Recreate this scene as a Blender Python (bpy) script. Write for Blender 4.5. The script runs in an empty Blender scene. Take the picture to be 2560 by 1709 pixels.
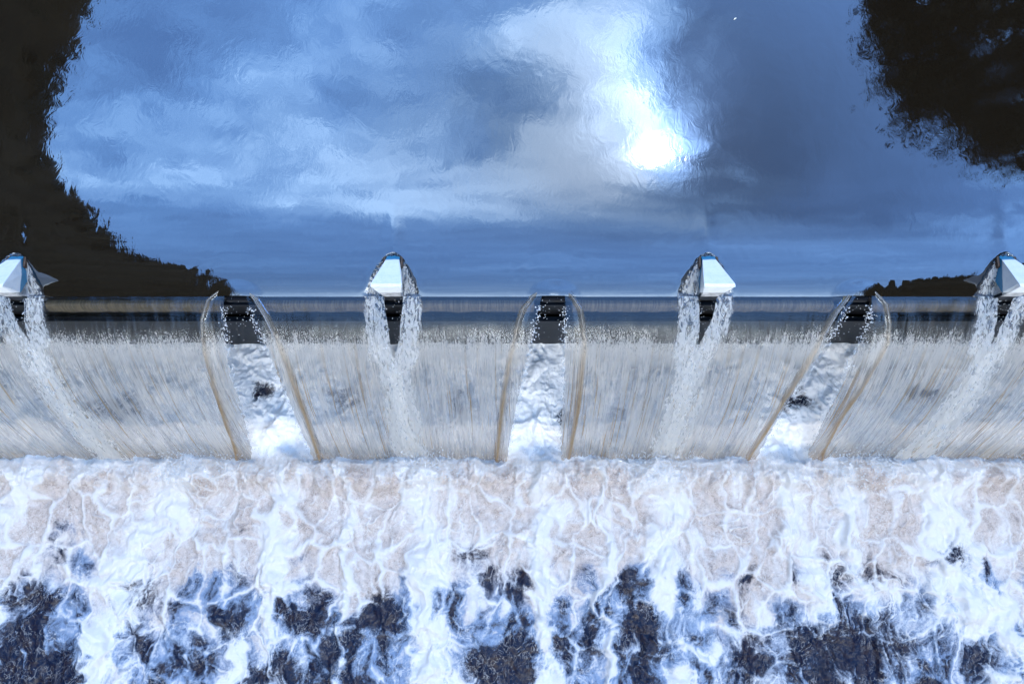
import bpy, math, random
import numpy as np
from mathutils import Vector
random.seed(7); rng = np.random.default_rng(11)
R = math.radians
S = bpy.context.scene; C = S.collection

# ---------------------------------------------------------------- camera, sky, sun
CAMY, CAMZ, TILT = -2.96, 10.0, R(12.7)
cam = bpy.data.objects.new('camera', bpy.data.cameras.new('camera')); C.objects.link(cam)
cam.location = (0, CAMY, CAMZ); cam.rotation_euler = (TILT, 0, 0)
cam.data.lens = 24; cam.data.sensor_width = 36; cam.data.clip_end = 3000; cam.data.clip_start = .1
S.camera = cam
SUN_EL, SUN_AZ = R(60.3), R(23.8)                 # azimuth to the right of upstream (+y)
W = bpy.data.worlds.new('World'); S.world = W; W.use_nodes = True
def sky_nodes():
    nt = W.node_tree; nt.nodes.clear(); N = nt.nodes.new; L = nt.links.new
    out = N('ShaderNodeOutputWorld'); bg = N('ShaderNodeBackground'); bg.inputs[1].default_value = 0.15
    sky = N('ShaderNodeTexSky'); sky.sky_type = 'NISHITA'; sky.sun_disc = False
    sky.dust_density = .1; sky.sun_elevation = SUN_EL; sky.sun_rotation = SUN_AZ
    tc = N('ShaderNodeTexCoord'); sp = N('ShaderNodeSeparateXYZ'); L(tc.outputs['Generated'], sp.inputs[0])
    def m(op, a, b=None, c=None, clamp=False):
        n = N('ShaderNodeMath'); n.operation = op; n.use_clamp = clamp
        for i, v in enumerate((a, b, c)):
            if v is None: continue
            if isinstance(v, (int, float)): n.inputs[i].default_value = v
            else: L(v, n.inputs[i])
        return n.outputs[0]
    z = m('MAXIMUM', sp.outputs[2], .08)
    px = m('DIVIDE', sp.outputs[0], z); py = m('DIVIDE', sp.outputs[1], z)
    cb = N('ShaderNodeCombineXYZ'); L(px, cb.inputs[0]); L(py, cb.inputs[1])
    def noise(scale, det, rough, dist, off, st=(1, 1, 1)):
        mp = N('ShaderNodeMapping'); mp.inputs[1].default_value = off; mp.inputs[3].default_value = st; mp.inputs[2].default_value=(0,0,.5)
        L(cb.outputs[0], mp.inputs[0])
        n = N('ShaderNodeTexNoise'); n.inputs['Scale'].default_value = scale; n.inputs['Detail'].default_value = det
        n.inputs['Roughness'].default_value = rough; n.inputs['Distortion'].default_value = dist
        L(mp.outputs[0], n.inputs['Vector']); return n.outputs[0]
    wob = noise(5, 4, .6, .4, (3, 1, 0))
    def blob(cx, cy, rx, ry, amp):
        dx = m('MULTIPLY', m('SUBTRACT', m('ADD', px, m('MULTIPLY', m('SUBTRACT', wob, .5), .25)), cx), 1 / rx)
        dy = m('MULTIPLY', m('SUBTRACT', m('ADD', py, m('MULTIPLY', m('SUBTRACT', wob, .5), -.25)), cy), 1 / ry)
        r2 = m('ADD', m('MULTIPLY', dx, dx), m('MULTIPLY', dy, dy))
        return m('MULTIPLY', m('POWER', 2.718, m('MULTIPLY', r2, -1)), amp)
    n1 = noise(3.4, 8, .58, .5, (.3, .2, 0), (1, 1.5, 1)); n2 = noise(10, 6, .6, .9, (4, 2, 0), (1, 1.6, 1))
    d = m('ADD', m('MULTIPLY', m('SUBTRACT', n1, .45), 2.3), m('MULTIPLY', m('SUBTRACT', n2, .5), 1.2))
    d = m('MULTIPLY', d, m('MULTIPLY_ADD', m('MULTIPLY', m('SUBTRACT', py, .18), 3.5, clamp=True), .65, .35))
    for b in SKYBLOBS: d = m('ADD', d, blob(*b))
    cl = m('SMOOTHSTEP', d, -.25, 1.0) if False else None
    mr = N('ShaderNodeMapRange'); mr.interpolation_type = 'SMOOTHSTEP'; L(d, mr.inputs[0])
    mr.inputs[1].default_value = -.55; mr.inputs[2].default_value = 1.15
    rp = N('ShaderNodeValToRGB'); L(mr.outputs[0], rp.inputs[0])
    e = rp.color_ramp.elements
    e[0].position = 0; e[0].color = SKYC[0]
    e[1].position = 1; e[1].color = SKYC[3]
    for p, c in ((.38, SKYC[1]), (.7, SKYC[2])):
        x = e.new(p); x.color = c
    # colours of the cloud layer multiply the clear sky, with added gain at the sun and, strongest, downstream
    mul = N('ShaderNodeVectorMath'); mul.operation = 'MULTIPLY'; L(sky.outputs[0], mul.inputs[0]); L(rp.outputs[0], mul.inputs[1])
    sc = N('ShaderNodeVectorMath'); sc.operation = 'SCALE'; L(mul.outputs[0], sc.inputs[0])
    glow = m('ADD', m('ADD', blob(.25, .525, .055, .065, 1.5), blob(.22, .64, .09, .15, .8)), m('ADD', blob(0, -1.8, 2.4, .55, 4.4), blob(.25, .53, .42, .38, -.72)))
    L(m('MULTIPLY', m('ADD', glow, 1), SKYGAIN), sc.inputs['Scale'])
    # unseen downstream sky, brightened and warmed as added fill on curtains and foam
    wm = N('ShaderNodeMix'); wm.data_type = 'RGBA'; wm.blend_type = 'MULTIPLY'
    L(m('MINIMUM', blob(0, -1.6, 3.0, .8, 1.2), 1.0), wm.inputs[0]); L(sc.outputs[0], wm.inputs[6]); wm.inputs[7].default_value = (1.62, 1.02, .66, 1)
    L(wm.outputs[2], bg.inputs[0]); L(bg.outputs[0], out.inputs[0])
SKYBLOBS = [(.16, .66, .13, .24, .9), (.52, .62, .24, .3, -1.3), (-.02, .47, .4, .09, .55), (-.2, .40, .2, .06, .3), (-.75, .75, .35, .2, -.3),
            (.55, .38, .3, .08, -.4), (-.52, .34, .3, .08, -.2), (-.55, .52, .22, .1, .35), (.02, .8, .2, .1, .3), (.78, .4, .12, .2, .35), (-.08, .34, .4, .07, .55), (-.5, .42, .25, .06, .3), (-.45, .62, .2, .06, .3), (0, -1.8, 2.4, .6, 1.6)]
SKYC = [(.36, .50, .64, 1), (.68, .90, 1.02, 1), (1.15, 1.32, 1.3, 1), (2.4, 2.3, 1.9, 1)]
SUNGLOW = (2.0, .1); SKYGAIN = 2.5
sky_nodes()
sl = bpy.data.lights.new('sun', 'SUN'); sl.energy = .65; sl.angle = R(1.2); sl.color = (1, .95, .88)
sun = bpy.data.objects.new('sun', sl); C.objects.link(sun)
sd = Vector((math.sin(SUN_AZ) * math.cos(SUN_EL), math.cos(SUN_AZ) * math.cos(SUN_EL), math.sin(SUN_EL)))
sun.rotation_euler = sd.to_track_quat('Z', 'Y').to_euler()
S.view_settings.view_transform = 'Standard'; S.view_settings.look = 'None'
S.view_settings.exposure = 1.08; S.view_settings.gamma = 1
S.render.engine = 'CYCLES'; S.cycles.transparent_max_bounces = 16; S.cycles.max_bounces = 8

# ---------------------------------------------------------------- measuring from the photograph (2560 x 1709 px)
F = 24 / 36 * 2560; ct, st = math.cos(TILT), math.sin(TILT)
def row_depth(y, z):
    dy, dz = y - CAMY, z - CAMZ
    dep = -(dz * ct) + dy * st                # along the optical axis
    up = dy * ct + dz * st
    return 854.5 - F * up / dep, dep
def on_z(px, row, z):                          # the point at height z that shows at this pixel
    u = (px - 1280) / F; v = (854.5 - row) / F
    dx, dy, dz = u, v * ct + st, -ct + v * st
    k = (z - CAMZ) / dz
    return dx * k, CAMY + dy * k

# ---------------------------------------------------------------- noise
_p = np.random.default_rng(3).permutation(256); _p = np.concatenate([_p, _p, _p])
_g = np.stack([np.cos(np.arange(256) / 256 * 2 * np.pi * 7), np.sin(np.arange(256) / 256 * 2 * np.pi * 7)], -1)
def pn(x, y, s=0):
    xi = np.floor(x).astype(int); yi = np.floor(y).astype(int); xf = x - xi; yf = y - yi
    u = xf**3 * (xf * (xf * 6 - 15) + 10); v = yf**3 * (yf * (yf * 6 - 15) + 10)
    def g(i, j):
        h = _p[(_p[(xi + i + s * 37) & 255] + yi + j + s * 91) & 255]
        return _g[h, 0] * (xf - i) + _g[h, 1] * (yf - j)
    a = g(0, 0); b = g(1, 0); c = g(0, 1); d = g(1, 1)
    return ((a + (b - a) * u) + ((c + (d - c) * u) - (a + (b - a) * u)) * v) * 1.5
def fbm(x, y, o=4, s=0, gain=.5):
    r = 0; a = 1; t = 0
    for k in range(o):
        r = r + a * pn(x * 2**k + 17.3 * k, y * 2**k - 9.1 * k, s + k); t += a; a *= gain
    return r / t * 1.4
def ridged(x, y, o=4, s=0, gain=.55):
    r = 0; a = 1; t = 0
    for k in range(o):
        r = r + a * (1 - np.abs(pn(x * 2**k + 5.1 * k, y * 2**k + 7.7 * k, s + k)) * 2); t += a; a *= gain
    return r / t
def vor(x, y, s=0):
    xi = np.floor(x).astype(int); yi = np.floor(y).astype(int)
    f1 = np.full(x.shape, 9.); f2 = np.full(x.shape, 9.); cid = np.zeros(x.shape, int)
    for i in (-1, 0, 1):
        for j in (-1, 0, 1):
            h = _p[(_p[(xi + i + s * 13) & 255] + yi + j) & 255]; h2 = _p[h + 101]
            d = np.hypot(xi + i + .1 + .8 * h / 255 - x, yi + j + .1 + .8 * h2 / 255 - y)
            m = d < f1
            f2 = np.where(m, f1, np.minimum(f2, d)); cid = np.where(m, h, cid); f1 = np.where(m, d, f1)
    return f1, f2, cid
def sst(a, b, x):
    t = np.clip((x - a) / (b - a), 0, 1); return t * t * (3 - 2 * t)

# ---------------------------------------------------------------- object helpers
def tag(o, label=None, cat=None, group=None, kind=None):
    for k, v in (('label', label), ('category', cat), ('group', group), ('kind', kind)):
        if v: o[k] = v
    return o
def link(name, me, mat, parent=None, smooth=True):
    o = bpy.data.objects.new(name, me); C.objects.link(o)
    if mat: me.materials.append(mat)
    if parent: o.parent = parent
    if smooth: me.polygons.foreach_set('use_smooth', np.ones(len(me.polygons), bool))
    return o
def grid_mesh(name, P, attrs=None, uv=None):   # P: (n, m, 3)
    n, m = P.shape[:2]
    me = bpy.data.meshes.new(name)
    idx = np.arange(n * m).reshape(n, m)
    q = np.stack([idx[:-1, :-1], idx[1:, :-1], idx[1:, 1:], idx[:-1, 1:]], -1).reshape(-1, 4)
    me.vertices.add(n * m); me.vertices.foreach_set('co', P.reshape(-1).astype(np.float32))
    me.loops.add(q.size); me.loops.foreach_set('vertex_index', q.reshape(-1).astype(np.int32))
    me.polygons.add(len(q)); me.polygons.foreach_set('loop_start', np.arange(0, q.size, 4, dtype=np.int32))
    if uv is not None:
        u = me.uv_layers.new(name='UVMap'); u.data.foreach_set('uv', uv.reshape(-1, 2)[q.reshape(-1)].reshape(-1).astype(np.float32))
    for k, a in (attrs or {}).items():
        at = me.attributes.new(k, 'FLOAT', 'POINT'); at.data.foreach_set('value', a.reshape(-1).astype(np.float32))
    me.update(calc_edges=True); return me
def empty(name, loc, rz=0):
    o = bpy.data.objects.new(name, None); C.objects.link(o); o.location = loc; o.rotation_euler.z = rz; return o
def poly_mesh(name, V, Fc):
    me = bpy.data.meshes.new(name); me.from_pydata([tuple(v) for v in V], [], Fc); me.update(); return me
def box_vf(x0, x1, y0, y1, z0, z1):
    V = [(x0, y0, z0), (x1, y0, z0), (x1, y1, z0), (x0, y1, z0), (x0, y0, z1), (x1, y0, z1), (x1, y1, z1), (x0, y1, z1)]
    return V, [(0, 3, 2, 1), (4, 5, 6, 7), (0, 1, 5, 4), (1, 2, 6, 5), (2, 3, 7, 6), (3, 0, 4, 7)]
def merge(parts):
    V, Fc = [], []
    for v, f in parts:
        o = len(V); V += list(v); Fc += [tuple(i + o for i in q) for q in f]
    return V, Fc
def bevel(o, w=.008, seg=2):
    b = o.modifiers.new('bevel', 'BEVEL'); b.width = w; b.segments = seg; b.limit_method = 'ANGLE'; return o

# ---------------------------------------------------------------- node helper
class NT:
    def __init__(s, name):
        s.mat = bpy.data.materials.new(name); s.mat.use_nodes = True; s.t = s.mat.node_tree; s.t.nodes.clear()
        s.out = s.t.nodes.new('ShaderNodeOutputMaterial')
    def n(s, typ, ins=None, **kw):
        x = s.t.nodes.new('ShaderNode' + typ)
        for k, v in kw.items(): setattr(x, k, v)
        for k, v in (ins or {}).items(): s.set(x.inputs[k], v)
        return x
    def set(s, i, v):
        if isinstance(v, bpy.types.NodeSocket): s.t.links.new(v, i)
        else: i.default_value = v
    def math(s, op, a, b=0., clamp=False):
        return s.n('Math', {0: a, 1: b}, operation=op, use_clamp=clamp).outputs[0]
    def mr(s, v, a, b, c=0., d=1.):
        return s.n('MapRange', {0: v, 1: a, 2: b, 3: c, 4: d}, interpolation_type='SMOOTHSTEP').outputs[0]
    def noise(s, vec, scale, det=3, rough=.5, dist=0., **k):
        return s.n('TexNoise', {'Vector': vec, 'Scale': scale, 'Detail': det, 'Roughness': rough, 'Distortion': dist}).outputs[0]
    def mapping(s, vec, scale=(1, 1, 1), loc=(0, 0, 0), rot=(0, 0, 0)):
        return s.n('Mapping', {0: vec, 1: loc, 2: rot, 3: scale}).outputs[0]
    def attr(s, name): return s.n('Attribute', attribute_name=name).outputs['Fac']
    def mixc(s, f, a, b, mode='MIX'):
        x = s.n('Mix', data_type='RGBA', blend_type=mode); s.set(x.inputs[0], f); s.set(x.inputs[6], a); s.set(x.inputs[7], b); return x.outputs[2]
    def mixs(s, f, a, b): return s.n('MixShader', {0: f, 1: a, 2: b}).outputs[0]
    def bump(s, h, strength, dist, normal=None):
        x = s.n('Bump', {'Height': h, 'Strength': strength, 'Distance': dist})
        if normal: s.set(x.inputs['Normal'], normal)
        return x.outputs[0]
    def done(s, sh): s.t.links.new(sh, s.out.inputs[0]); return s.mat
def obj_co(m): return m.n('TexCoord').outputs['Object']
def simple(name, col, rough, var=.3, scale=6, bump=.0, metallic=0., st=(1, 1, 1)):
    m = NT(name); co = m.mapping(obj_co(m), st)
    n = m.noise(co, scale, 6, .6)
    c = m.mixc(m.mr(n, .3, .7), (*[x * (1 - var) for x in col], 1), (*[x * (1 + var) for x in col], 1))
    p = m.n('BsdfPrincipled', {'Base Color': c, 'Roughness': rough, 'Metallic': metallic, 'Specular IOR Level': .5 if col[0] > .02 else .12})
    if bump: m.set(p.inputs['Normal'], m.bump(m.noise(co, scale * 4, 5, .6), .6, bump))
    return m.done(p.outputs[0])

# ---------------------------------------------------------------- materials
def pool_mat():
    m = NT('river_water'); co = obj_co(m)
    a = m.noise(m.mapping(co, (1, .8, 1)), .9, 3, .5, .8)
    b = m.noise(m.mapping(co, (3.0, 2.0, 1), rot=(0, 0, .5)), 1.6, 3, .55, 1.0)
    c = m.noise(m.mapping(co, (9, 4.5, 1), rot=(0, 0, .3)), 1.5, 3, .6, .8)
    calm = m.mr(m.noise(co, .8, 2, .5), .42, .62)
    h = m.math('ADD', m.math('MULTIPLY', a, 1.3), m.math('MULTIPLY', b, .35))
    h = m.math('ADD', h, m.math('MULTIPLY', m.math('MULTIPLY', c, calm), .26))
    nrm = m.bump(h, 1, .0023)
    r = m.noise(m.mapping(co, (1, .8, 1)), 28, 4, .65, .4)
    n2 = m.n('Bump', {'Height': r, 'Strength': 1., 'Distance': m.math('MULTIPLY', m.attr('rough'), .045), 'Normal': nrm}).outputs[0]
    gl = m.n('BsdfGlossy', {'Color': (.86, .92, 1, 1), 'Roughness': .03, 'Normal': n2}).outputs[0]
    df = m.n('BsdfDiffuse', {'Color': (.010, .007, .004, 1)}).outputs[0]
    return m.done(m.mixs(.22, df, gl))
def curtain_mat(rough_flow=False, name='falling_water'):
    m = NT(name); uv = m.n('UVMap').outputs[0]
    sx = m.n('SeparateXYZ', {0: uv}); t = sx.outputs[1]
    if not rough_flow:
        s1 = m.noise(m.mapping(uv, (4, 2.6, 1)), 1, 5, .65, .6)
        s2 = m.noise(m.mapping(uv, (32, 6.5, 1)), 1, 5, .7, .9)
        s3 = m.noise(m.mapping(uv, (28, 1.6, 1), loc=(3, 8, 0)), 1, 3, .6, .25)
        s4 = m.noise(m.mapping(uv, (70, 90, 1)), 1, 3, .6, .8)
        amp = m.mr(t, .08, .45)
    else:
        s1 = m.noise(m.mapping(uv, (7, 9, 1)), 1, 4, .6, .9)
        s2 = m.noise(m.mapping(uv, (16, 20, 1)), 1, 5, .65, 1.2)
        s3 = m.noise(m.mapping(uv, (14, 12, 1), loc=(3, 8, 0)), 1, 3, .6, .6)
        s4 = m.noise(m.mapping(uv, (60, 240, 1)), 1, 3, .6, .8)
        amp = m.mr(t, -.2, .15)
    h = m.math('ADD', m.math('ADD', s1, m.math('MULTIPLY', s2, .6)), m.math('MULTIPLY', s4, .4))
    nb = m.n('Bump', {'Height': h, 'Strength': 1., 'Distance': m.math('ADD', m.math('MULTIPLY', amp, .045 if not rough_flow else .014), .002)}).outputs[0]
    amber = m.mr(m.math('ADD', s3, m.math('MULTIPLY', m.math('SUBTRACT', s1, .5), -.3)), .57, .64) if not rough_flow else m.mr(s3, .6, .8)
    amber = m.math('MULTIPLY', amber, m.mr(t, .12, .5))
    if not rough_flow: amber = m.math('MAXIMUM', m.math('MAXIMUM', amber, m.math('MULTIPLY', m.mr(m.math('ADD', t, m.math('MULTIPLY', s2, .1)), .66, .80), .55)), m.attr('rim'), clamp=True)
    thick = m.math('MULTIPLY', m.mr(m.math('ADD', s2, m.math('MULTIPLY', m.math('SUBTRACT', s1, .5), .5)), .52, .36), m.mr(t, .15, .4))  # thick ribs; refracted darkness of the surroundings put into the tint
    tc = m.mixc(amber, m.mixc(thick, (.98, .94, .885, 1), (.50, .47, .43, 1) if not rough_flow else (.9, .92, .95, 1)), (.66, .47, .26, 1))
    tr = m.n('BsdfTransparent', {0: tc}).outputs[0]
    gl = m.n('BsdfGlossy', {'Color': (.8, .89, 1, 1), 'Roughness': .05, 'Normal': nb}).outputs[0]
    fo = m.n('BsdfDiffuse', {'Color': m.mixc(amber, (.98, .94, .88, 1) if not rough_flow else (.95, .97, .98, 1), m.mixc(m.mr(s4, .35, .65), (.50, .33, .15, 1), (.85, .68, .42, 1))), 'Normal': nb}).outputs[0]
    ft = m.n('BsdfTranslucent', {'Color': m.mixc(amber, (.98, .95, .90, 1), (.62, .42, .2, 1)), 'Normal': nb}).outputs[0]
    foam = m.mixs(.7, fo, ft)
    if not rough_flow:
        edge = m.math('ADD', t, m.math('MULTIPLY', m.math('SUBTRACT', s2, .5), .22))
        w = m.mr(m.math('ADD', m.math('ADD', t, m.math('MULTIPLY', m.math('SUBTRACT', s4, .5), .26)), m.math('MULTIPLY', m.math('SUBTRACT', m.math('ADD', s1, s2), 1.), .16)), .165, .225, 0, 1)
        low = m.mr(t, .22, .5, 1, .55)
        cov = m.math('MULTIPLY', m.math('MULTIPLY', w, low), m.mr(m.math('ADD', s2, m.math('MULTIPLY', m.math('SUBTRACT', s1, .5), 1.3)), .36, .64, .08, .92))
        cov = m.math('MAXIMUM', cov, m.math('MULTIPLY', m.math('MULTIPLY', m.mr(s3, .5, .62), m.mr(t, .02, .12)), .035))
        cov = m.math('MAXIMUM', cov, m.math('MULTIPLY', m.attr('rim'), .75))
        cov = m.math('MAXIMUM', cov, m.math('MULTIPLY', m.math('MULTIPLY', w, m.mr(t, .22, .36, 1, 0)), .85))
        cov = m.math('MAXIMUM', cov, m.math('MULTIPLY', amber, .5))
    else:
        cov = m.mr(m.math('ADD', s2, m.math('MULTIPLY', m.math('ABSOLUTE', t), .24)), .43, .55, .05, .95)
    gf = m.n('Fresnel', {'IOR': 1.33, 'Normal': nb}).outputs[0]
    gf = m.math('ADD', m.math('MULTIPLY', gf, .45), m.mr(t, .08, .15, .07, .022) if not rough_flow else .08)
    a = m.mixs(gf, tr, gl)
    sh = m.mixs(cov, a, foam)
    if rough_flow:
        f = m.mr(m.math('ADD', m.attr('rim'), m.math('MULTIPLY', m.math('SUBTRACT', m.math('MULTIPLY', m.math('ADD', s1, s2), .5), .5), 3.2)), .3, .6)
        sh = m.mixs(f, sh, m.n('BsdfTransparent').outputs[0])
    return m.done(sh)
def foam_mat():
    m = NT('foaming_water'); co = obj_co(m)
    aer, dark, thin = m.attr('aerated'), m.attr('dark'), m.attr('thin')
    n1 = m.noise(m.mapping(co, (1, .8, 1)), 22, 5, .7, 1.0); n2 = m.noise(co, 70, 4, .7); n3 = m.noise(co, 9, 5, .65, .8)
    g = m.math('ADD', m.math('MULTIPLY', m.math('SUBTRACT', n1, .5), .9), m.math('MULTIPLY', m.math('SUBTRACT', n2, .5), .55))
    d = m.mr(m.math('ADD', dark, m.math('MULTIPLY', g, .55)), .38, .85)
    th = m.mr(m.math('ADD', thin, m.math('MULTIPLY', g, .9)), .2, 1.25)
    ae = m.mr(m.math('ADD', aer, m.math('MULTIPLY', g, .8)), .15, 1.05)
    white = m.mixc(m.attr('shade_lift'), (.71, .68, .64, 1), (.92, .92, .91, 1))  # whiter behind the curtains: lifts the shaded foam by colour
    beige = m.mixc(m.mr(n3, .38, .68), (.52, .425, .36, 1), (.26, .195, .155, 1))
    beige = m.mixc(m.mr(n2, .35, .7), beige, (.60, .52, .465, 1))
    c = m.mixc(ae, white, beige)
    c = m.mixc(m.math('MULTIPLY', th, .85), c, (.15, .25, .40, 1))
    dk = m.mixc(m.mr(n3, .4, .7), (.006, .011, .030, 1), (.035, .024, .026, 1))
    c = m.mixc(d, c, dk)
    nl = m.noise(m.mapping(co, (1, .75, 1), loc=(5, 2, 0)), 6.0, 3, .5, 1.8)
    lace = m.mr(m.math('ABSOLUTE', m.math('SUBTRACT', nl, .5)), 0, .035, 1, 0)
    lace = m.math('MULTIPLY', lace, m.mr(m.noise(co, 2.2, 3, .6), .42, .62, .1, .8))
    c = m.mixc(m.math('MULTIPLY', lace, m.mr(d, 0, 1, .8, .35)), c, white)
    rough = m.mr(d, 0, 1, .75, .18)
    nb = m.bump(m.math('ADD', n1, m.math('MULTIPLY', n2, .35)), .8, .010)
    p = m.n('BsdfPrincipled', {'Base Color': c, 'Roughness': rough, 'Normal': nb, 'IOR': 1.33})
    return m.done(p.outputs[0])
def splitter_mat():
    m = NT('white_painted_steel'); co = obj_co(m)
    n = m.noise(co, 9, 6, .65, .3); n2 = m.noise(m.mapping(co, (14, 2, 4)), 3, 5, .7); sp = m.n('SeparateXYZ', {0: co})
    c = m.mixc(m.mr(n, .35, .75), (.84, .86, .86, 1), (.72, .77, .80, 1))
    c = m.mixc(m.math('MULTIPLY', m.mr(n2, .58, .75), .6), c, (.45, .5, .5, 1))
    wet_sky = m.mr(m.math('ADD', sp.outputs[2], m.math('MULTIPLY', m.math('SUBTRACT', n, .5), .04)), .235, .265, 1, 0)
    c = m.mixc(wet_sky, c, (.03, .19, .33, 1))  # wet end; its blue is reflected sky put into the colour
    p = m.n('BsdfPrincipled', {'Base Color': c, 'Roughness': m.mr(wet_sky, 0, 1, .38, .12), 'Normal': m.bump(n2, .4, .006)})
    return m.done(p.outputs[0])
M = dict(pool=pool_mat(), curtain=curtain_mat(), churn=curtain_mat(True, 'churning_water'), foam=foam_mat(), white=splitter_mat(),
         stain=simple('stained_steel', (.42, .42, .42), .5, .5, 10, .006), black=simple('black_steel', (.004, .004, .005), .5, .4, 5, .003),
         navy=simple('dark_navy_steel', (.0035, .006, .011), .45, .35, 8, .002), olive=simple('olive_reflection', (.075, .065, .045), .7, .45, 3, .004, st=(14, 1, 1)),  # olive tone imitates a band mirrored in the curtain
         rust=simple('rusty_brown_steel', (.05, .025, .012), .5, .5, 20, .004),
         hill=simple('wooded_hillside', (.018, .012, .006), .9, .5, .25, 0), bark=simple('bark', (.05, .04, .03), .9, .3, 3, .01),
         leaf=simple('leaves', (.016, .015, .008), .7, .4, 1.5), bed=simple('concrete_bed', (.12, .11, .1), .8))

# ---------------------------------------------------------------- the falling water: one ballistic path for all
VY, W0, G = 3.17, .6, 4.905
def path(t): t = np.asarray(t, float); return -VY * t, -W0 * t - G * t * t
TL = .735
tt = np.linspace(-.18, TL, 420); yy, zz = path(tt); zz = np.where(tt < 0, -W0 * tt * .6, zz)
rows_t, deps_t = row_depth(yy, zz)
def edge(points):                               # measured edge (px, row) -> world x as a function of t
    pr = sorted((r, p) for p, r in points); rr = [a for a, b in pr]; pp = [b for a, b in pr]
    px = np.interp(rows_t, rr, pp)
    # smooth extrapolation at the low end
    return (px - 1280) / F * deps_t
def at_t(arr, t): return np.interp(t, tt, arr)
LOWS = [  # left band outer, inner ; right band inner, outer
 ([(552,720),(514,750),(499,797),(500,845),(514,916),(546,1015),(585,1130)], [(562,742),(558,785),(562,817),(566,860),(577,936),(598,987),(614,1054),(629,1130)],
  [(617,742),(637,805),(664,860),(688,916),(715,980),(748,1060),(782,1139)], [(622,722),(648,745),(676,789),(702,845),(725,905),(776,1046),(806,1139)]),
 ([(1348,720),(1323,741),(1300,770),(1288,803),(1278,846),(1265,902),(1253,975),(1243,1058),(1236,1138)], [(1354,742),(1343,786),(1334,819),(1328,846),(1316,892),(1306,942),(1298,978),(1284,1042),(1268,1138)],
  [(1412,742),(1415,786),(1412,839),(1412,892),(1410,959),(1406,1018),(1401,1075),(1404,1138)], [(1416,722),(1439,743),(1459,773),(1465,809),(1470,859),(1465,909),(1459,975),(1446,1058),(1430,1141)]),
 ([(2118,724),(2104,748),(2078,781),(2055,822),(2028,874),(1992,937),(1948,1007),(1864,1139)], [(2138,742),(2112,778),(2099,803),(2082,837),(2058,870),(2028,907),(2006,944),(1980,985),(1955,1030),(1890,1139)],
  [(2178,745),(2174,807),(2157,837),(2131,896),(2105,955),(2072,1025),(2020,1125)], [(2184,722),(2220,759),(2230,807),(2226,852),(2205,896),(2179,940),(2135,1007),(2098,1062),(2062,1133)])]
TALLS = [ # left, right edge of the dark gap
 ([(25,742),(30,770),(45,808),(60,830),(78,860)], [(67,742),(68,800),(75,830),(84,860)]),
 ([(958,742),(962,770),(967,800),(972,838),(977,870),(986,900)], [(1012,742),(1010,770),(1006,800),(1003,838),(997,870),(988,900)]),
 ([(1743,742),(1745,770),(1747,800),(1744,838),(1738,870),(1730,895)], [(1793,742),(1790,760),(1784,790),(1770,820),(1760,838),(1743,870),(1731,895)]),
 ([(2490,745),(2488,800),(2476,850),(2468,880)], [(2533,745),(2510,800),(2490,840),(2468,880)])]
XT = [-7.50, -1.80, 2.97, 7.48]; XL = [-4.19, .64, 5.26]
def tall_edges(k):
    L_, R_ = TALLS[k]; a, b = edge(L_), edge(R_); tm = tt[np.argmin(np.abs(rows_t - max(r for p, r in L_)))]
    xm = (at_t(a, tm) + at_t(b, tm)) / 2
    xl = np.where(tt < tm, a, xm + .10); xr = np.where(tt < tm, b, xm - .10)
    k2 = sst(tm - .02, tm + .05, tt); xl = a * (1 - k2) + (xm + .10) * k2; xr = b * (1 - k2) + (xm - .10) * k2
    return xl, xr
low_e = [[edge(p) for p in L] for L in LOWS]; tall_e = [tall_edges(k) for k in range(4)]
for e in low_e:                                  # the curtain ends a little inside the folded edges
    pass
bounds = []                                      # (left edge, right edge) of each bay's curtain
order = [('T', 0), ('L', 0), ('T', 1), ('L', 1), ('T', 2), ('L', 2), ('T', 3)]
prev = np.full(tt.shape, -12.5)
for kd, i in order:
    if kd == 'T': l, r = tall_e[i]
    else:
        lo, li, ri, ro = low_e[i]; l = li * .6 + lo * .4; r = ri * .6 + ro * .4
    bounds.append((prev, l)); prev = r
bounds.append((prev, np.full(tt.shape, 12.5)))

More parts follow.
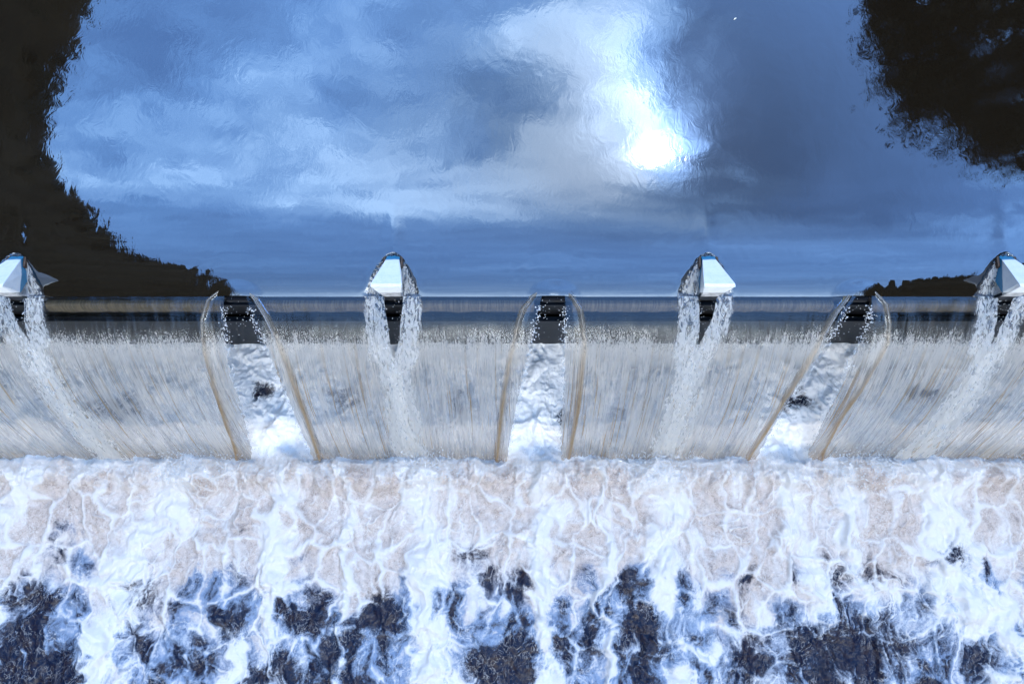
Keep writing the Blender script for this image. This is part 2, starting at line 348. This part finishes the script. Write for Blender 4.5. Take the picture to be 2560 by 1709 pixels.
def curtain(name, xl, xr, mat, t0=0., t1=TL, nx=None, nt=150, lift=0., amp=1., iso=False, rim=None, inner_jag=0, seed=0, offy=0):
    ts = np.linspace(t0, t1, nt); a, b = at_t(xl, ts), at_t(xr, ts)
    wid = float(np.abs(b - a).max()); nx = nx or max(8, int(wid / .014))
    s = np.linspace(0, 1, nx)[:, None]
    T = np.broadcast_to(ts[None], (nx, nt)).copy()
    if inner_jag:                                # ragged free edge
        j = fbm(ts * 40, ts * 0 + seed, 3, seed) * .035 * sst(0, .2, ts)
        if inner_jag < 0: a = a + j
        else: b = b + j
    X = a[None] * (1 - s) + b[None] * s
    U = X + 0 * T
    Y, Z = path(T); Z = np.where(T < 0, -W0 * T * .62, Z)
    sl = (W0 + 2 * G * np.maximum(T, 0)) / VY; nl = np.sqrt(1 + sl * sl)
    if iso: n = fbm(U * 12, T * 26, 4, 5 + seed) * .03 * sst(-.1, .1, T) + fbm(U * 40, T * 40, 2, 9) * .008
    else: n = (fbm(U * 6, T * 3.6, 3, 4) * .04 + fbm(U * 19, T * 7, 3, 2) * .024) * sst(.02, .6, T) + fbm(U * 3, T * 6, 2, 8) * .004
    n = n * amp + lift
    rimv = np.zeros_like(T)
    if iso:
        yb = np.maximum(Y, 0); Z = np.where(T < 0, .30 * (1 - np.exp(-yb / .48)) - .055, Z)
        sw = s if inner_jag == 0 and rim == 'l' else 1 - s
        rimv = np.broadcast_to(np.exp(-(sw / .24)), T.shape).copy(); rim = None
    if rim is not None:                          # thick rope along one side
        sw = {'l': s + 0 * T, 'r': 1 - s + 0 * T}[rim] * np.abs(b - a)[None]
        rr = .035 + .012 * fbm(T * 9, T * 0 + 3, 2, 3)
        n = n + rr * np.exp(-((sw - .05) / .038) ** 2); rimv = np.exp(-((sw - .05) / (.042 + .015 * fbm(T * 14, T * 0 + 9, 2, 3))) ** 2) * (.35 + .65 * sst(.15, .5, T))
        n = n - .04 * np.exp(-(sw / .012) ** 2)
    Yn = Y - n * sl / nl + offy; Zn = Z + n / nl
    me = grid_mesh(name, np.stack([X, Yn, Zn], -1), {'rim': rimv}, np.stack([U, T], -1))
    return link(name, me, mat)
for k, (a, b) in enumerate(bounds):
    tag(curtain('water_curtain', a, b, M['curtain'], seed=k), kind='structure')
for k, (lo, li, ri, ro) in enumerate(low_e):
    tag(curtain('water_curtain_edge', lo, li, M['curtain'], t0=-.03, lift=.02, rim='l', inner_jag=1, seed=k, amp=1.2), kind='structure')
    tag(curtain('water_curtain_edge', ri, ro, M['curtain'], t0=-.03, lift=.02, rim='r', inner_jag=-1, seed=k + 5, amp=1.2), kind='structure')
for k, (l, r) in enumerate(tall_e):
    x0 = XT[k]; s = sst(-.1, .7, tt)
    op = np.sqrt(np.clip((tt + .185) / .185, .03, 1));
    mid = (l + r) / 2; c2 = np.where(tt > .25, x0 + (mid - x0) * 1, mid)
    tag(curtain('churning_water', mid * 0 + l - (.38 + .10 * s) * op, l + .01, M['churn'], t0=-.17, lift=.03, iso=True, rim='l', seed=k), kind='structure')
    tag(curtain('churning_water', r - .02, r + (.32 + .18 * s) * op, M['churn'], t0=-.17, lift=.035, iso=True, rim='r', seed=k + 9), kind='structure')

# ---------------------------------------------------------------- the pool above the weir
def pool_z(X, Y):
    Yp = np.maximum(Y, 0)
    z = .30 * (1 - np.exp(-Yp / .48))
    rough = np.zeros_like(X)
    for xs in XT:
        dx = X - xs
        hw = np.where(Yp < .62, np.sqrt(np.clip(1 - Yp / .62, 0, 1)) * np.where(dx < 0, .47, .40), 0)
        ins = sst(1.08, .55, np.abs(dx) / np.maximum(hw, .02)) * (Yp < .62)
        z = z - ins * (.03 + .03 * (1 - Yp / .62)) * sst(0, .08, Yp)
        z = z + .002 * np.exp(-((np.abs(dx) / np.maximum(hw, .05) - 1.1) / .12) ** 2) * (Yp < .6) * sst(0, .1, Yp)
        z = z + .006 * np.exp(-((Yp - .78) / .2) ** 2 - (dx / .17) ** 2) + .005 * np.exp(-((Yp - 1.0) / .3) ** 2 - (dx / .12) ** 2)
        z = z + ins * sst(0, .06, Yp) * (fbm(X * 22, Y * 16, 3, 6) * .045 + fbm(X * 50, Y * 40, 2, 7) * .010)
        rough = np.maximum(rough, ins)
        # faint diverging wake lines
        r = np.hypot(dx, Yp - .35)
        z = z + .00022 * np.sin(r * 30 + 3 * pn(X * 2, Y * 2, 3)) * np.exp(-((r - .75) / .35) ** 2) * sst(0, .25, Yp)
    for xs in XL:
        dx = X - xs
        q = np.hypot(dx / .40, Yp / .24)
        z = z + .055 * np.clip(1.05 - q * q, 0, 1) ** 1.5 + .0 * np.exp(-((q - 1.05) / .14) ** 2) * sst(0, .03, Yp)
        q2 = np.hypot(dx / .55, (Yp - .1) / .45)
        z = z + .0004 * np.sin(q2 * 17) * np.exp(-((q2 - 1.1) / .4) ** 2) * sst(0, .2, Yp)
        rough = np.maximum(rough, .04 * sst(1.1, .7, q))
    z = z + .0005 * fbm(X * 1.5, Y * 12, 3, 12) * np.exp(-((Yp - .3) / .3) ** 2)
    # a little falling drop has left one ring
    rx, ry = RING; rr = np.hypot(X - rx, Y - ry); z = z + .0002 * np.sin(rr * 110) * np.exp(-((rr - .09) / .05) ** 2)
    return z, rough
RING = on_z(2030, 62, .3)
ys = np.concatenate([np.arange(0, 1.4, .014), np.arange(1.4, 6.6, .03), np.geomspace(6.6, 90, 30)])
xs_ = np.concatenate([-np.geomspace(60, 11, 16)[:-1], np.arange(-11, 11.001, .022), np.geomspace(11, 60, 16)[1:]])
X, Y = np.meshgrid(xs_, ys, indexing='ij'); Z, rgh = pool_z(X, Y)
me = grid_mesh('river_water', np.stack([X, Y, Z], -1), {'rough': rgh})
tag(link('river_water', me, M['pool']), kind='structure')

# ---------------------------------------------------------------- tailwater: boiling foam
ZT = -3.0
DARK = [(350,1485,62,32,1),(300,1475,30,20,.6),(765,1530,55,65,.9),(715,1680,80,45,1),(940,1510,30,38,1),(1260,1440,75,38,.75),(1190,1385,48,35,.7),(1480,1580,28,60,.6),(1615,1570,62,70,1.1),
 (1265,1672,90,50,1.1),(2140,1430,95,35,.8),(2060,1430,40,40,.7),(2120,1630,120,85,1.2),(2390,1375,52,42,1.1),(2460,1650,60,45,.9),(1870,1640,55,55,.9),(1400,1610,35,35,.8),(1560,1440,30,36,.7),(350,1600,50,45,.7),
 (110,1680,85,45,1),(15,1610,30,100,1),(95,1495,40,42,.9),(570,1560,35,50,.6),(20,1470,30,50,.7),(655,965,50,38,.9),(1412,1050,22,30,1),(1990,990,62,30,1),(2010,1030,40,30,.5),(300,1010,85,42,.9),(875,1000,70,50,.7),
 (1140,1020,55,80,.7),(1560,1035,65,35,.6),(2320,985,70,42,.8),(840,1610,40,50,.7),(1340,1410,24,25,.6),(1890,1440,30,40,.6),(1120,1480,40,30,.4),(1300,1560,20,30,.4),(470,1640,60,40,.5),(2290,1540,50,30,.5),(1700,1370,35,25,.5),(330,1400,40,40,.5),(150,1365,38,32,.5)]
def tail(X, Y):
    wx = X + .22 * fbm(X * .9, Y * .9, 3, 1) + .07 * fbm(X * 3.1, Y * 3.1, 3, 2); wy = Y + .22 * fbm(X * .9, Y * .9, 3, 3) + .07 * fbm(X * 3.1, Y * 3.1, 3, 4)
    f1, f2, c1 = vor(wx * 1.75, wy * 1.3, 1); e1 = f2 - f1
    g1, g2, c2 = vor(wx * 4.6 + 3, wy * 3.7, 2); e2 = g2 - g1
    h1, h2, c3 = vor(wx * 11 + 1, wy * 9, 3); e3 = h2 - h1
    big = fbm(wx * .55, wy * .5, 4, 20); T = fbm(wx * 2.3, wy * 1.7, 5, 9, .55); rd = ridged(wx * 2.0, wy * 1.4, 5, 14); rd2 = ridged(wx * 5.5, wy * 4.2, 3, 18)
    act = sst(-.35, .5, T + .6 * big)
    web = np.exp(-(e1 / (.05 + .16 * act)) ** 2) * (.55 + .45 * act)
    web = np.maximum(web, .8 * np.exp(-(e2 / (.04 + .12 * act)) ** 2) * sst(-.15, .5, T - .5 * big))
    web = np.maximum(web, .9 * sst(.70, 1.0, rd) * act)
    web = np.maximum(web, .9 * sst(.1, .7, fbm(wx * 1.3, wy * .7, 4, 41)))
    Sx = np.zeros_like(X)
    for x0, x1, w in STREAMS:
        cx = x0 + (x1 - x0) * np.clip((-Y - 1.6) / 4.8, 0, 1.2) + .32 * pn(Y * .7 + x0, Y * 0 + x0 * 1.7, 5) + .12 * pn(Y * 2.2 + x0, Y * 0 + x0, 7)
        ww = w * (1 + .45 * pn(Y * 1.3, x0 + Y * 0, 8))
        Sx = np.maximum(Sx, np.exp(-((X - cx + .22 * T) / ww) ** 2) * (.45 + .55 * sst(-.5, .3, T + .5 * big)))
    down = np.clip((-Y - 2.4) / 3.7 + .30 * fbm(X * .55, Y * .5, 3, 90) + .12 * fbm(X * 1.7, Y * 1.3, 2, 92), 0, 1.3)
    P = np.zeros_like(X)
    for px, row, rx, ry, a in DARK:
        cx, cy = on_z(px, row, ZT); ax = rx / F * 13.1 ; ay = ry / F * 13.1
        dd = ((X - cx + .12 * T) / ax) ** 2 + ((Y - cy + .12 * big + .05 * rd2) / ay) ** 2
        P = np.maximum(P, a * np.exp(-dd * .8))
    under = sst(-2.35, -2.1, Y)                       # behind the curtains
    wis = fbm(wx * 5.5, wy * 2.2, 4, 51, .6); mid = fbm(wx * 3.2 + .3 * T, wy * 2.6, 5, 55, .62); lac = ridged(wx * 3.4 + .25 * wis, wy * 2.6, 4, 61, .65)
    dk = .04 + .68 * P + .14 * sst(0, .3, down) + .34 * sst(.25, 1.0, down) + .42 * sst(-.1, .6, big + .3 * T) * down + .42 * T + .34 * mid - .5 * Sx - .34 * web - .30 * sst(.62, .95, lac) - .10 * np.exp(-(e3 / .14) ** 2) * down
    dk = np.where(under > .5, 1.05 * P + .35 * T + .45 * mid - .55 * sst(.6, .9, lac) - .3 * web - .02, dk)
    aer = .78 + .24 * sst(.75, .25, down) - .78 * web + .35 * big - .9 * Sx + .34 * T + .30 * mid + .2 * (c1 / 255 - .5) - .35 * sst(.66, .92, lac) + .25 * wis
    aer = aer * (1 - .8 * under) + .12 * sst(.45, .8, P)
    aer = aer - .35 * sst(-2.85, -2.35, Y) * (1 - under)
    thin = .62 * sst(.25, 1, down) * sst(-.4, .35, big + .4 * T) * (1 - Sx) + .95 * sst(.05, .55, dk) * sst(.25, .8, down) - .30 * web + .25 * mid * down
    Ts = fbm(wx * 2.3, wy * 1.7, 3, 9, .45)
    z = ZT + .025 * web + .07 * Sx + .09 * Ts + .002 * rd2 + .10 * big + .008 * mid + .008 * sst(.6, .95, lac) - .05 * np.clip(dk, 0, 1)
    my = -2.58 + .18 * fbm(X * 1.6, X * 0, 3, 71); mound = np.exp(-((Y - my) / .24) ** 2)
    z = z + mound * (.19 + .16 * fbm(X * 2.4, Y * 2, 4, 72) + .07 * fbm(X * 7, Y * 6, 3, 31))
    for xs in (-5.9, -1.55, 2.75, 6.6): z = z + .10 * np.exp(-((X - xs) / .35) ** 2 - ((Y + 2.5) / .3) ** 2)
    z = z - .05 * sst(-2.3, -2.0, Y) + under * (.03 * fbm(X * 5, Y * 5, 4, 81) + .012 * fbm(X * 15, Y * 15, 3, 83))
    z = z + .006 * fbm(X * 14, Y * 12, 3, 33)
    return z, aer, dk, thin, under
STREAMS = [(-5.9, -7.6, .42), (-1.75, -1.35, .36), (2.75, 2.9, .32), (7.3, 8.9, .5), (-4.2, -4.4, .22), (.55, .55, .18), (4.9, 6.0, .22), (-3.0, -3.1, .10), (6.0, 6.6, .14), (1.55, 1.7, .08), (-8.9, -10, .3)]
xs_ = np.arange(-10.6, 10.61, .0155); ys = np.arange(-8.0, .02, .0155)
X, Y = np.meshgrid(xs_, ys, indexing='ij'); Z, aer, dk, th, s_lift = tail(X, Y)
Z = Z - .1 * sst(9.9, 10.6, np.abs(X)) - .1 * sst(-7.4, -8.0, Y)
tag(link('tailwater', grid_mesh('tailwater', np.stack([X, Y, Z], -1), {'aerated': aer, 'dark': dk, 'thin': th, 'shade_lift': s_lift}), M['foam']), kind='structure')
xs_ = np.arange(-60, 60.1, .35); ys = np.arange(-90, .3, .35)
X, Y = np.meshgrid(xs_, ys, indexing='ij')
Z = ZT - .12 + .06 * fbm(X * .7, Y * .6, 3, 3); dn = np.clip(.25 + (-Y - 6) / 25, 0, 1)
T = fbm(X * .5, Y * .4, 4, 8)
hole = (np.abs(X) < 10.1) & (Y > -7.5); Z = np.where(hole, Z - .5, Z)
tag(link('downstream_river', grid_mesh('downstream_river', np.stack([X, Y, Z], -1), {'aerated': .3 + T * .3, 'dark': dn * .6 + T * .5, 'thin': dn * .5 + T * .4}), M['foam']), kind='structure')

# ---------------------------------------------------------------- the gate
gate = empty('weir_gate', (0, 0, -3.3))
tag(gate, 'black steel weir gate with a flat navy lower panel behind the curtain of water', 'weir gate')
def gpart(name, mat, *bx):
    V, Fc = merge([box_vf(*b) for b in bx]); o = link(name, poly_mesh(name, V, Fc), mat, gate, smooth=False)
    o.matrix_parent_inverse = gate.matrix_world.inverted(); o.location = (0, 0, 3.3); return bevel(o, .006)
gpart('upper_skin_plate', M['black'], (-14, 14, .06, .12, -1.25, -.14))
gpart('crest_beam', M['black'], (-14, 14, .0, .14, -.15, -.05))
gpart('stiffener_rail', M['navy'], (-14, 14, .00, .058, -.52, -.47))
gpart('lower_panel', M['navy'], (-14, 14, -.06, .02, -3.4, -1.26))
for x0, x1 in zip([-12.4] + [v for v in sorted(XT + XL)], [v for v in sorted(XT + XL)] + [12.4]):  # added strips; their olive colour stands in for a reflection on the curtain
    a, b = x0 + .30, x1 - .30
    nx = int((b - a) / .02); xx = np.linspace(a, b, nx)
    e = -.165 + .022 * fbm(xx * 3, xx * 0 + 1, 4, 3) + .008 * fbm(xx * 14, xx * 0, 2, 4); e0 = -.085 + .006 * fbm(xx * 5, xx * 0 + 5, 3, 6)
    prof = np.stack([np.stack([xx, e0 + .08, xx * 0 - .16], -1), np.stack([xx, e0, xx * 0 - .13], -1), np.stack([xx, (e + e0) / 2, xx * 0 - .17], -1), np.stack([xx, e, xx * 0 - .27], -1), np.stack([xx, e + .03, xx * 0 - .30], -1), np.stack([xx, e0 + .08, xx * 0 - .2], -1)], 1)
    o = link('reflection_strip', grid_mesh('reflection_strip', prof), M['olive'], gate); o.matrix_parent_inverse.identity(); o.location = (0, 0, 3.3)

# ---------------------------------------------------------------- flow splitters
def taper(name, sections, mat, parent):          # sections: list of (y, x0, x1, z0, z1) lofted
    V, Fc = [], []
    for (y, xb, xt, z0, z1) in sections: V += [(-xb, y, z0), (xb, y, z0), (xt, y, z1), (-xt, y, z1)]
    for i in range(len(sections) - 1):
        a = 4 * i; b = a + 4
        for j in range(4): Fc.append((a + j, a + (j + 1) % 4, b + (j + 1) % 4, b + j))
    Fc.append((3, 2, 1, 0)); n = 4 * (len(sections) - 1); Fc.append((n, n + 1, n + 2, n + 3))
    me = poly_mesh(name, V, Fc); o = link(name, me, mat, parent, smooth=False)
    import bmesh
    bm = bmesh.new(); bm.from_mesh(me); bmesh.ops.recalc_face_normals(bm, faces=bm.faces); bm.to_mesh(me); bm.free()
    return bevel(o, .008)
TL_LAB = ['white wedge flow splitter cut off by the left edge, against the dark hill reflection',
          'white wedge flow splitter leaning left, second from the left, under pale cloud reflections',
          'white wedge flow splitter nearest below the bright sun reflection, its right side flaring out',
          'white wedge flow splitter cut off by the right edge beside a dark reflected bank']
proto = empty('flow_splitter', (XT[0], 0, 0))
taper('wedge_body', [(.60, .085, .10, -.1, .17), (.50, .10, .105, -.1, .255), (.0, .17, .225, .22, .66), (-.05, .165, .225, .38, .67)], M['white'], proto)
taper('support_bracket', [(.46, .05, .05, -.15, .05), (.02, .14, .14, -.1, .20), (-.045, .135, .16, .17, .385)], M['stain'], proto)
V, Fc = merge([box_vf(-.14, .14, -.035, .02, -.06, .19)])
bevel(link('base_plate', poly_mesh('base_plate', V, Fc), M['navy'], proto, smooth=False), .006)
for s in (-1, 1):
    V, Fc = merge([box_vf(s * .13 - .02, s * .13 + .02, .40, .58, -.05, .21)])
    bevel(link('rusty_cheek', poly_mesh('rusty_cheek', V, Fc), M['rust'], proto, smooth=False), .012)
def copy_tree(root, loc):
    r = root.copy(); C.objects.link(r); r.location = loc
    for ch in list(root.children):
        c = ch.copy(); C.objects.link(c); c.parent = r
    return r
for k, x in enumerate(XT):
    o = proto if k == 0 else copy_tree(proto, (x, 0, 0))
    tag(o, TL_LAB[k], 'flow splitter', 'tall white flow splitters on the weir crest')
LL = ['low dark splitter plate under the leftmost water arch, beside the dark reflected hill',
      'low dark splitter plate under the middle water arch, at the centre of the crest',
      'low dark splitter plate under the rightmost water arch, left of the dark reflected bank']
pl = empty('low_splitter', (XL[0], 0, 0))
taper('splitter_plate', [(.14, .12, .10, -.12, -.03), (.0, .18, .16, -.12, .005), (-.055, .18, .17, -.12, -.005)], M['black'], pl)
for k, x in enumerate(XL):
    o = pl if k == 0 else copy_tree(pl, (x, 0, 0))
    tag(o, LL[k], 'flow splitter', 'low splitter plates under the water arches')

# ---------------------------------------------------------------- loose drops
import bmesh
def drops():
    ico = bmesh.new(); bmesh.ops.create_icosphere(ico, subdivisions=1, radius=1)
    bv = np.array([v.co[:] for v in ico.verts]); bf = [tuple(v.index for v in f.verts) for f in ico.faces]; ico.free()
    V, Fc = [], []
    def put(x, y, z, r, st=1.6):
        o = len(V); V.extend((bv * [r, r, r * st] + [x, y, z]).tolist()); Fc.extend(tuple(i + o for i in f) for f in bf)
    r = random.random
    for k in range(4):                            # churned drops beside the tall splitters
        xl, xr = tall_e[k]
        for _ in range(260):
            t = r() ** 1.3 * .6; side = r() < .5
            e = at_t(xl if side else xr, t); x = e + random.gauss(0, .03) + (.10 * r() if not side else -.10 * r())
            y, z = path(t); put(x, float(y) - random.gauss(.05, .03), float(z) + .03 + .03 * r(), .004 + .008 * r() ** 2)
        for _ in range(50):
            t = r() * .2; x = at_t(xl, t) * .5 + at_t(xr, t) * .5 + random.uniform(-.16, .16); y, z = path(t)
            put(x, float(y) - .02, float(z), .003 + .004 * r())
    for e in low_e:
        for q, sg in ((1, 1), (2, -1)):
            for _ in range(420):
                t = .05 + r() * .62; x = at_t(e[q], t) + sg * random.gauss(.012, .035); y, z = path(t)
                put(x, float(y) - random.gauss(0, .03), float(z) + random.gauss(.01, .02), .004 + .008 * r() ** 2)
        for _ in range(35):
            t = r() * .2; x = random.uniform(at_t(e[1], t), at_t(e[2], t)); y, z = path(t); put(x, float(y), float(z), .003 + .004 * r())
    for xc in (-5.9, -1.6, 2.75, 6.6):            # thicker splash where the churned streams land
        for _ in range(1300): put(random.gauss(xc, .35), -2.35 + random.gauss(0, .22), ZT + .15 + abs(random.gauss(0, .2)), .004 + .011 * r() ** 2, 1.1)
    for _ in range(9000):                         # spatter where the curtains land
        x = random.uniform(-10, 10); put(x, -2.42 - random.gauss(0, .14), ZT + .12 + abs(random.gauss(0, .14)), .003 + .008 * r() ** 2, 1.1)
    return poly_mesh('spray', V, Fc)
m = NT('droplets'); M['drop'] = m.done(m.mixs(.35, m.n('BsdfDiffuse', {'Color': (.86, .88, .9, 1)}).outputs[0], m.n('BsdfGlossy', {'Roughness': .1}).outputs[0]))
tag(link('spray', drops(), M['drop']), 'loose white drops of spray flying off the edges of the falling water', 'spray', kind='stuff')

# a pale leaf drifting on the pool
lx, ly = on_z(1837, 48, .3)
lf = poly_mesh('floating_leaf', [(-.03, 0, .002), (-.01, .012, .004), (.02, .010, .004), (.035, 0, .003), (.015, -.012, .004), (-.012, -.010, .004), (0, 0, .008)], [(0, 6, 1), (1, 6, 2), (2, 6, 3), (3, 6, 4), (4, 6, 5), (5, 6, 0)])
lo = link('floating_leaf', lf, simple('pale_leaf', (.75, .72, .6), .6)); lo.location = (lx, ly, .302); lo.rotation_euler.z = .7
tag(lo, 'tiny pale leaf floating on the dark blue pool near the top edge', 'leaf')

# ---------------------------------------------------------------- hills and trees round the river (seen mirrored in the water)
SKYLINE = [(-180, 29), (-160, 32), (-149, 40), (-142, 51), (-128, 60), (-114, 63), (-102, 63.3), (-93, 62.3), (-73, 59), (-61, 54), (-56, 49.5), (-54, 47.4), (-51, 46.3), (-45, 44.3), (-40, 42.8), (-30, 38), (-15, 30), (0, 28), (20, 28), (40, 28), (60, 32), (80, 44), (98, 53), (112, 53), (123, 53.5), (135, 48), (143, 38), (160, 31), (180, 29)]
HAZ = np.array([a for a, b in SKYLINE]); HEL = np.array([b for a, b in SKYLINE]); RH = 75.
def elev(az): return np.interp(az, HAZ, HEL)
az = np.linspace(-180, 180, 721); sI = np.concatenate([np.linspace(0, 1, 40), [1.04, 1.3]])
A, Sg = np.meshgrid(az, sI, indexing='ij')
Rr = 62 + (RH - 62) * Sg ** .9 + 2.0 * fbm(A * .12, Sg * 6, 4, 3); top = RH * np.tan(np.radians(elev(A))) - 10 + .0 * A
Zh = np.where(Sg <= 1, -4 + (top + 4) * Sg, top - (Sg - 1) * 40) + 1.2 * fbm(A * .5, Sg * 20, 4, 5) * sst(0, .1, Sg)
P = np.stack([np.sin(np.radians(A)) * Rr, CAMY + np.cos(np.radians(A)) * Rr, Zh], -1)
tag(link('hills', grid_mesh('hills', P), M['hill']), kind='structure')
def spruce(V, Fc, x, y, z, h, r):
    o0 = len(V); n = 7; lay = 5
    for l in range(lay):
        zb = z + h * (.08 + .72 * l / lay); zt = zb + h * (.42 - .03 * l); rb = r * (1 - .8 * l / lay)
        o = len(V); ph = random.random() * 6
        for k in range(n * 2):
            a = ph + math.pi * k / n; q = rb * (1 if k % 2 else .45) * random.uniform(.7, 1.15)
            V.append((x + q * math.cos(a), y + q * math.sin(a), zb + random.uniform(-.04, .04) * h))
        V.append((x + random.uniform(-.1, .1), y, min(zt, z + h)))
        for k in range(n * 2): Fc.append((o + k, o + (k + 1) % (2 * n), o + 2 * n))
V, Fc = [], []
for _ in range(1500):
    a = random.uniform(-180, 180); s = 1 - abs(random.gauss(0, .03)) if random.random() < .55 else random.random()
    rr = 62 + (RH - 62) * s ** .9; tz = RH * math.tan(math.radians(float(elev(a)))) - 10
    h = random.uniform(2.2, 4.4)
    spruce(V, Fc, math.sin(math.radians(a)) * rr, CAMY + math.cos(math.radians(a)) * rr, -4 + (tz + 4) * s - h * .35, h, h * .26)
tag(link('forest', poly_mesh('forest', V, Fc), M['leaf'], smooth=False), 'dark spruce forest covering the hills around the river', 'forest', kind='stuff')

def tube(V, Fc, p0, p1, r0, r1, n=7):
    p0, p1 = Vector(p0), Vector(p1); d = (p1 - p0).normalized(); u = d.orthogonal().normalized(); w = d.cross(u); o = len(V)
    for p, r in ((p0, r0), (p1, r1)):
        for k in range(n):
            a = 2 * math.pi * k / n; V.append(tuple(p + u * r * math.cos(a) + w * r * math.sin(a)))
    for k in range(n): Fc.append((o + k, o + (k + 1) % n, o + n + (k + 1) % n, o + n + k))
def mirror_pt(px, row, dist):                    # where something seen mirrored at this pixel stands
    u = (px - 1280) / F; v = (854.5 - row) / F; d = np.array([u, v * ct + st, -ct + v * st]); x, y = on_z(px, row, .3)
    k = dist / math.hypot(d[0], d[1]); return Vector((x + d[0] * k, y + d[1] * k, .3 - d[2] * k))
tree = empty('riverside_tree', (21.5, 12.5, 0))
tag(tree, 'broad leafy tree on the right bank, seen mirrored in the pool at top right', 'tree')
tv, tf, lv, lf_ = [], [], [], []
base = Vector((24, 15, -.5)); crownc = mirror_pt(2500, 170, 20)
top = crownc + Vector((2, 1, 3)); pts = [base, base + Vector((-.4, -.2, 6)), base.lerp(top, .55), base.lerp(top, .8), top]
for i in range(4): tube(tv, tf, pts[i], pts[i + 1], .55 - .12 * i, .43 - .12 * i, 9)
CR = [(2500,120,230),(2420,60,190),(2330,90,130),(2300,30,110),(2420,200,150),(2350,190,90),(2520,300,140),(2470,330,80),(2400,270,80),(2560,200,190),(2640,100,260),(2640,300,150),(2270,130,50),(2250,200,38),(2230,60,50),(2300,220,60),(2520,380,55),(2600,390,60),(2430,20,200),(2230,15,60),(2200,8,26)]
nr = np.random.default_rng(5)
def leafcard(c, sz):
    n = Vector(nr.normal(size=3)).normalized(); u = n.orthogonal().normalized(); w = n.cross(u); o = len(lv)
    for a, b in ((-1, 0), (0, -.5), (1, 0), (0, .5)): lv.append(tuple(c + u * a * sz + w * b * sz))
    lf_.append((o, o + 1, o + 2, o + 3))
for px, row, rad in CR:
    dist = random.uniform(17, 21); c = mirror_pt(px, row, dist); rw = rad / F * (dist * 1.45 + 12)
    tube(tv, tf, pts[2].lerp(pts[3], random.random()), c, .14, .03, 6)
    for q in range(int(12 + rad / 6)):
        dv = Vector(nr.normal(size=3)); dv = dv.normalized() * rw * random.random() ** .45; cc = c + dv
        if random.random() < .5: tube(tv, tf, c, cc, .03, .012, 4)
        for _ in range(int(45)):
            leafcard(cc + Vector(nr.normal(size=3)) * rw * .11, random.uniform(.10, .22))
for nme, V_, F_, mt in (('trunk', tv, tf, M['bark']), ('crown', lv, lf_, M['leaf'])):
    o = link(nme, poly_mesh(nme, V_, F_), mt, tree, smooth=nme == 'trunk'); o.location = -tree.location
